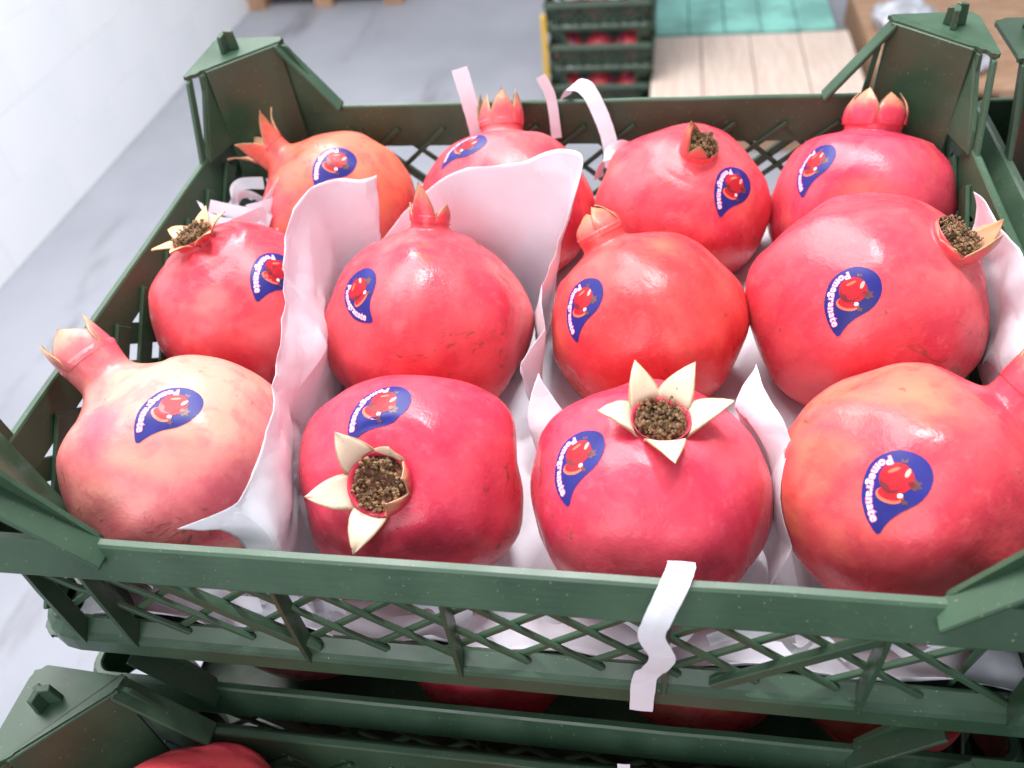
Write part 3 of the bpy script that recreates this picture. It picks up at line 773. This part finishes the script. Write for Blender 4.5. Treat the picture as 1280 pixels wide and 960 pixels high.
def sheet(name, rows, label, seed, sub=9, crumple=0.0038, gap=0.0012, mat=None, group='tissue paper sheets', th=0.00009):
    grid = [[Vector(p) + Vector((0, 0, RIM)) for p in r] for r in rows]
    fine = [catmull(r, sub) for r in grid]
    cols = [catmull([fine[i][j] for i in range(len(fine))], sub) for j in range(len(fine[0]))]
    v = []; nI = len(cols[0]); nJ = len(cols); rf = random.Random(seed * 7 + 1)
    folds = []
    for _ in range(5):
        dk = Vector((rf.uniform(-1, 1), rf.uniform(-1, 1), rf.uniform(-1, 1))).normalized()
        nk = Vector((rf.uniform(-1, 1), rf.uniform(-1, 1), rf.uniform(-.5, .5))).normalized()
        folds.append((dk, nk, rf.uniform(0.016, 0.042), rf.random() * 2))
    for j in range(nJ):
        for i in range(nI):
            p = cols[j][i].copy()
            q = p * 24 + Vector((seed * 3.1, seed, 0))
            # folds: ridged noise gives creases instead of soft waves
            p += Vector((noise.noise(q * 0.7), noise.noise(q * 0.7 + Vector((9, 4, 1))), noise.noise(q + Vector((3, 8, 5))) * 0.4)) * crumple * 0.55
            vd = noise.voronoi(cols[j][i] * 38 + Vector((seed, seed * 2, 0)))[0]
            p += Vector((0.8, 0.5, 0.25)) * (vd[1] - vd[0] - 0.25) * crumple * 1.3
            for dk, nk, lam, ph in folds:
                t = (cols[j][i].dot(dk) / lam + ph + 0.25 * noise.noise(q * 0.35)) % 2.0
                p += nk * (crumple * 3.4 * (abs(t - 1.0) - 0.5) * (0.4 + 0.9 * max(0, noise.noise(q * 0.5 + nk * 4))))
            v.append(push_out(p, gap) if gap is not None else p)
    f = [(j * nI + i, j * nI + i + 1, (j + 1) * nI + i + 1, (j + 1) * nI + i) for j in range(nJ - 1) for i in range(nI - 1)]
    o = from_py(name, v, f, mat or M_PAPER, None, True)
    o.data.set_sharp_from_angle(angle=R_(16))
    md = o.modifiers.new('thickness', 'SOLIDIFY'); md.thickness = th; md.offset = 0
    tag(o, label, 'paper', group); return o

sheet('tissue_sheet', [
    [(-.130, -.1745, -.006), (-.114, -.1745, -.018), (-.100, -.173, -.05), (-.098, -.171, -.09)],
    [(-.108, -.169, .003), (-.102, -.166, -.012), (-.104, -.163, -.05), (-.106, -.16, -.09)],
    [(-.101, -.146, .010), (-.101, -.145, -.015), (-.106, -.14, -.05), (-.108, -.14, -.09)],
    [(-.107, -.105, .014), (-.108, -.10, -.012), (-.112, -.1, -.05), (-.11, -.1, -.09)],
    [(-.118, -.060, .022), (-.113, -.06, -.010), (-.115, -.06, -.05), (-.115, -.06, -.09)],
    [(-.130, -.012, .038), (-.127, -.01, .002), (-.128, 0, -.04), (-.13, 0, -.09)],
    [(-.118, .030, .030), (-.124, .03, -.004), (-.126, .03, -.04), (-.126, .03, -.09)],
    [(-.100, .056, .020), (-.106, .054, -.010), (-.11, .05, -.04), (-.112, .05, -.09)]],
    'long upright sheet of white tissue paper dividing the left column of fruit from the next', 1)
sheet('tissue_sheet', [
    [(-.108, .050, -.020), (-.108, .050, -.035), (-.106, .050, -.06), (-.106, .05, -.09)],
    [(-.085, .054, .000), (-.085, .054, -.025), (-.085, .053, -.06), (-.085, .05, -.09)],
    [(-.058, .055, .021), (-.058, .055, -.01), (-.058, .055, -.05), (-.06, .05, -.09)],
    [(-.021, .057, .030), (-.021, .056, -.005), (-.024, .055, -.05), (-.03, .05, -.09)],
    [(.007, .056, .037), (.003, .056, .000), (-.002, .052, -.045), (-.008, .048, -.09)],
    [(.020, .048, .033), (.008, .045, -.005), (.000, .042, -.045), (-.006, .04, -.09)],
    [(.008, .022, -.008), (.003, .020, -.025), (-.004, .018, -.05), (-.006, .02, -.09)],
    [(.000, -.020, -.020), (-.002, -.022, -.035), (-.004, -.024, -.06), (-.004, -.025, -.09)],
    [(-.004, -.052, -.034), (-.002, -.054, -.045), (.000, -.056, -.065), (.000, -.056, -.09)]],
    'broad sheet of white tissue paper standing behind the middle row fruit, top corner folded', 2, crumple=0.0028)
sheet('tissue_sheet', [
    [(.002, -.048, -.034), (-.004, -.064, -.050), (.004, -.075, -.07)],
    [(.012, -.056, -.050), (.004, -.070, -.058), (.006, -.08, -.08)],
    [(.024, -.062, -.062), (.018, -.076, -.066), (.016, -.085, -.085)]],
    'small crumpled paper corner between the two middle fruits of the front and middle rows', 3, crumple=0.002)
sheet('tissue_sheet', [
    [(.108, -.078, .004), (.098, -.084, -.012), (.090, -.09, -.04), (.088, -.09, -.085)],
    [(.114, -.092, -.004), (.108, -.097, -.020), (.102, -.10, -.05), (.10, -.10, -.085)],
    [(.1205, -.106, -.014), (.117, -.113, -.035), (.115, -.115, -.06), (.115, -.115, -.085)],
    [(.122, -.135, -.045), (.120, -.14, -.055), (.118, -.14, -.07), (.118, -.14, -.09)]],
    'pointed corner of tissue paper between the third and fourth fruits of the front row', 4, crumple=0.0016)
sheet('tissue_sheet', [
    [(.218, .044, .016), (.226, .046, -.01), (.228, .048, -.05)],
    [(.229, .020, .014), (.230, .020, -.015), (.229, .02, -.05)],
    [(.233, -.012, .010), (.232, -.012, -.02), (.230, -.01, -.055)],
    [(.231, -.040, -.008), (.228, -.045, -.03), (.226, -.05, -.06)],
    [(.226, -.070, -.030), (.226, -.075, -.05), (.224, -.08, -.08)]],
    'sheet of white tissue paper against the right crate wall beside the biggest fruit', 5, crumple=0.002)
# crumpled lining over the crate floor, seen through the lattice and between the fruit
rows = []
for i in range(15):
    x = -0.222 + i * 0.0317
    k = rnd.uniform(-1, 1)
    rows.append([(x, -.1745, -.089 + .006 * k), (x + .006 * k, -.172, -.0935), (x, -.160, -.0935 + .003 * rnd.random())] +
                [(x + rnd.uniform(-.004, .004), -.125 + .06 * q, (-.097 if q == 0 else -.080) + rnd.uniform(-.010, .012)) for q in range(5)] + [(x, .168, -.075)])
o = sheet('tissue_sheet', rows, 'crumpled white paper lining the crate floor under the fruit, seen through the lattice', 6, sub=5, crumple=0.0026, gap=None)
for v_ in o.data.vertices: v_.co.z = max(v_.co.z, RIM - 0.097)
# paper under the fruit in the crate beneath
o = sheet('tissue_sheet', [[(-.135, -.150, -.128), (-.135, -.12, -.112), (-.14, -.08, -.105)], [(-.10, -.155, -.135), (-.10, -.12, -.118), (-.10, -.08, -.11)], [(-.06, -.160, -.15), (-.06, -.12, -.135), (-.06, -.08, -.12)]],
    'white paper edge in the gap under the topmost crate, beside the peach fruit', 7, crumple=0.002)

def strip(path, width, side, label, seed=0, group='shredded paper strips', twist=0.0):
    """a ribbon of paper along path (rim = 0); side is its width direction."""
    c = catmull([Vector(p) + Vector((0, 0, RIM)) for p in path], 8); v = []; f = []
    for i, p in enumerate(c):
        t = (c[min(i + 1, len(c) - 1)] - c[max(i - 1, 0)]).normalized()
        s = Vector(side); s = Matrix.Rotation(twist * i / len(c), 3, t) @ s; s = (s - t * s.dot(t)).normalized()
        w = width * (1 + 0.08 * noise.noise(Vector((i * 0.35, seed, 0))))
        for q in (-.5, 0, .5): v.append(p + s * w * q + t.cross(s) * 0.0002 * (1 if q == 0 else 0))
    for i in range(len(c) - 1):
        for q in (0, 1): f.append((i * 3 + q, i * 3 + q + 1, i * 3 + q + 4, i * 3 + q + 3))
    o = from_py('paper_strip', v, f, M_STRIP, None, False)
    md = o.modifiers.new('thickness', 'SOLIDIFY'); md.thickness = 0.0001; md.offset = 0
    if label: tag(o, label, 'paper strip', group)
    return o
strip([(.074, -.172, -.014), (.0735, -.1795, -.0065), (.071, -.1875, -.0065), (.0655, -.1955, -.018), (.0635, -.1975, -.028), (.068, -.1970, -.044), (.0655, -.1950, -.058), (.0615, -.1925, -.072), (.0605, -.1920, -.104)],
      0.0104, (1, 0, 0.0), 'white paper strip hanging over the front rim of the topmost crate', 1)
strip([(-.060, .152, -.030), (-.062, .153, .000), (-.065, .154, .020), (-.069, .158, .037)], 0.0105, (1, .2, 0), 'upright white paper strip left of the tall tan crown in the back row', 2)
strip([(-.010, .170, -.02), (-.013, .176, .006), (-.019, .176, .022)], 0.007, (.8, .2, .4), 'short slanting white strip poking above the back rim right of the tan crown', 3)
strip([(-.004, .182, .004), (.002, .176, .015), (.012, .170, .015), (.021, .164, .000), (.027, .158, -.016), (.029, .152, -.032)], 0.0105, (.75, .5, .4), 'arched white strip bridging the back rim behind the second and third fruits', 4)
strip([(.020, .140, -.034), (.024, .142, -.022), (.034, .150, -.016), (.042, .158, -.024)], 0.009, (.5, .6, .5), 'bent paper strip in the gap between the second and third back row fruits', 5)
strip([(-.218, .062, -.004), (-.208, .066, -.010), (-.196, .070, -.016), (-.186, .072, -.022)], 0.008, (0, .4, 1), 'single white strip end poking up beside the left wall behind the star crowned fruit', 6)
for i in range(11):                                                # the nest of shreds in the back left corner
    a = rnd.uniform(0, 6.28); cx, cy, cz = -.209 + rnd.uniform(-.008, .008), .084 + rnd.uniform(-.016, .020), -.036 + i * 0.0020
    L = rnd.uniform(.016, .030)
    p = [(cx + L * math.cos(a + t) * (0.9 if t else 1), cy + L * math.sin(a + t) * 0.8, cz + rnd.uniform(-.004, .012)) for t in (0, .8, 1.6, 2.3)]
    p = [(max(-.228, q[0]), q[1], q[2]) for q in p]
    strip(p, rnd.uniform(.006, .009), (rnd.uniform(-.5, .5), rnd.uniform(-.5, .5), 1), 'curled white paper shred in the back left corner of the topmost crate', i, 'shreds in the back left corner')
for i in range(15):                                                # shreds on the floor of the crate, seen through the lattice
    x = -.20 + i * .0281 + rnd.uniform(-.006, .006); z = -.088 + rnd.uniform(0, .022)
    a = rnd.uniform(-.9, .9)
    p = [(x + t * math.cos(a), -.166 + rnd.uniform(-.004, .010), max(-.0915, z + t * math.sin(a) * .5)) for t in (-.02, -.008, .006, .02)]
    strip(p, rnd.uniform(.005, .010), (0, .3, 1), 'white paper shred low in the topmost crate, behind the front lattice', 40 + i, 'shreds behind the front lattice')
strip([(.053, -.1985, -.150), (.0535, -.2015, -.158), (.054, -.2025, -.175), (.054, -.203, -.20)], 0.006, (1, 0, 0), 'narrow white strip hanging in the lower front crate at the bottom edge', 80)
sheet('tissue_sheet', [[(.062, -.215, -.168), (.075, -.208, -.155), (.095, -.212, -.166)], [(.064, -.235, -.178), (.080, -.228, -.168), (.098, -.23, -.178)]], 'white paper scrap in the lower front crate at the bottom edge of the picture', 9, crumple=0.003)

# ------------------------------------------------------------------ background
def wood(name, a, b, sc_=(1, 1, 1)):
    k = N(name); v = k.coord('Object', sc_); n = k.noise(v, 9, 5, 0.6, 0.8); n2 = k.noise(v, 60, 4)
    c = k.mix(k.ramp(n, 0.3, 0.7), a, b); c = k.mix(k.mul(k.ramp(n2, 0.55, 0.8), 0.4), c, tuple(x * 0.6 for x in a)); k.base(c); k.rough(0.7); return k.m
M_PALE = wood('pale_boards', (0.62, 0.48, 0.40), (0.72, 0.60, 0.52), (6, 0.6, 1))
M_BRWN = wood('brown_boards', (0.34, 0.19, 0.11), (0.48, 0.30, 0.19), (1, 6, 1))
M_TEAL = plain('teal_paint', (0.22, 0.52, 0.45), 0.6, 0.25, 7)
M_YEL = plain('yellow_plastic', (0.68, 0.42, 0.06), 0.5)
M_BAG = plain('grey_film', (0.52, 0.54, 0.60), 0.4, 0.3, 14)
M_RED2 = fruit_mat('far_fruit_skin', 40, RED, PINK, 0.35, 0.2, 0.0)

def pallet(name, x0, x1, y0, y1, h, n, mat, label, along='y', mat2=None):
    root = empty(name, (x0, y0, 0.001)); w = (x1 - x0) if along == 'y' else (y1 - y0)
    for i in range(n):
        a = w * i / n + 0.0018; b = w * (i + 1) / n - 0.0018
        bm = bmesh.new()
        if along == 'y': box(bm, (a, 0, h - 0.022), (b, y1 - y0, h + rnd.uniform(-.002, .002)), 0.002)
        else: box(bm, (0, a, h - 0.022), (x1 - x0, b, h + rnd.uniform(-.002, .002)), 0.002)
        from_bm('board', bm, mat, root)
    for t in (0.0, 0.5, 1.0):
        bm = bmesh.new()
        if along == 'y':
            c = (y1 - y0 - 0.09) * t; box(bm, (0.002, c, 0), (x1 - x0 - 0.002, c + 0.09, h - 0.0225))
        else:
            c = (x1 - x0 - 0.09) * t; box(bm, (c, 0.002, 0), (c + 0.09, y1 - y0 - 0.002, h - 0.0225))
        from_bm('bearer', bm, mat2 or mat, root)
    tag(root, label, 'pallet', 'pallets on the floor'); return root
pallet('pallet', 0.02, 0.76, 2.30, 3.02, 0.10, 4, M_PALE, 'pale wooden pallet of wide boards beside the distant crate stack', 'y', M_BRWN)
root = pallet('pallet', 0.02, 0.72, 3.05, 4.0, 0.10, 5, M_TEAL, 'teal painted pallet behind the pale boards', 'y')
pallet('pallet', 0.80, 1.60, 2.45, 3.35, 0.13, 5, M_BRWN, 'brown slatted wooden pallet behind the right rear corner of the topmost crate', 'x')
pallet('pallet', -2.00, -1.20, 3.74, 4.6, 0.14, 6, M_BRWN, 'brown wooden pallet at the far end of the white wall', 'x')
def bag(loc, sx, sy, sz, seed, label):
    bm = bmesh.new(); bmesh.ops.create_icosphere(bm, subdivisions=4, radius=1)
    for v in bm.verts:
        d = v.co.normalized(); k = 1 + 0.22 * noise.noise(d * 2.2 + Vector((seed, 0, 0))) + 0.09 * (1 - abs(noise.noise(d * 6 + Vector((seed, 2, 0)))) * 2)
        v.co = Vector((d.x * sx * k, d.y * sy * k, max(0.0, (d.z * 0.6 + 0.4) * sz * k)))
    o = from_bm('film_bundle', bm, M_BAG, None, True); o.location = loc
    return tag(o, label, 'plastic film')
bag((0.93, 2.95, 0.132), 0.10, 0.09, 0.10, 1, 'crumpled grey plastic film lying on the brown slatted pallet')
bag((1.02, 2.60, 0.132), 0.12, 0.07, 0.07, 2, 'second bundle of grey film nearer the front of the brown pallet')

# distant stack
ME_FAR = ME_CRATE
fx, fy = -0.165, 2.86
for k in range(6):
    z = 0.001 + k * HP
    o = link('crate', ME_FAR, M_CR2); o.location = (fx + 0.006 * (k % 2), fy, z); o.rotation_euler[2] = math.pi / 2
    tag(o, ['lowest', 'second', 'third', 'fourth', 'fifth', 'sixth'][k] + ' crate counted from the floor in the distant stack', 'crate', 'crates in the distant stack')
    for j in range(3):
        b = copy_tree(FRUIT['R2C2'] if (j + k) % 2 else FRUIT['R3C3'])
        b.matrix_world = Matrix.Translation((fx - 0.115 + j * 0.113, fy - 0.178, z + 0.064)) @ frame((rnd.uniform(-.5, .5), rnd.uniform(-.2, .6), .8), rnd.uniform(0, 6)).to_4x4()
        tag(b, ('left', 'middle', 'right')[j] + ' small pomegranate at the front of the %s crate of the distant stack' % ['lowest', 'second', 'third', 'fourth', 'fifth', 'sixth'][k], 'pomegranate', 'pomegranates in the distant stack, crate %d' % (k + 1))
    if k in (2, 4):
        v = []; f = []
        sh = sheet('tissue_sheet', [[(fx - .15 + .05 * i, fy - .232, z + .128 - RIM + .006 * (i % 2)) , (fx - .15 + .05 * i, fy - .236, z + .106 - RIM), (fx - .15 + .05 * i, fy - .20, z + .10 - RIM)] for i in range(7)],
              'white paper edging the front of the %s distant crate' % ('third' if k == 2 else 'fifth'), 20 + k, crumple=0.004)
bm = bmesh.new(); box(bm, (-0.365, 2.60, 0.001), (-0.352, 2.63, 0.36), 0.002); box(bm, (-0.352, 2.60, 0.001), (-0.345, 2.604, 0.36))
tag(from_bm('corner_guard', bm, M_YEL), 'yellow corner guard standing at the left of the distant crate stack', 'guard')
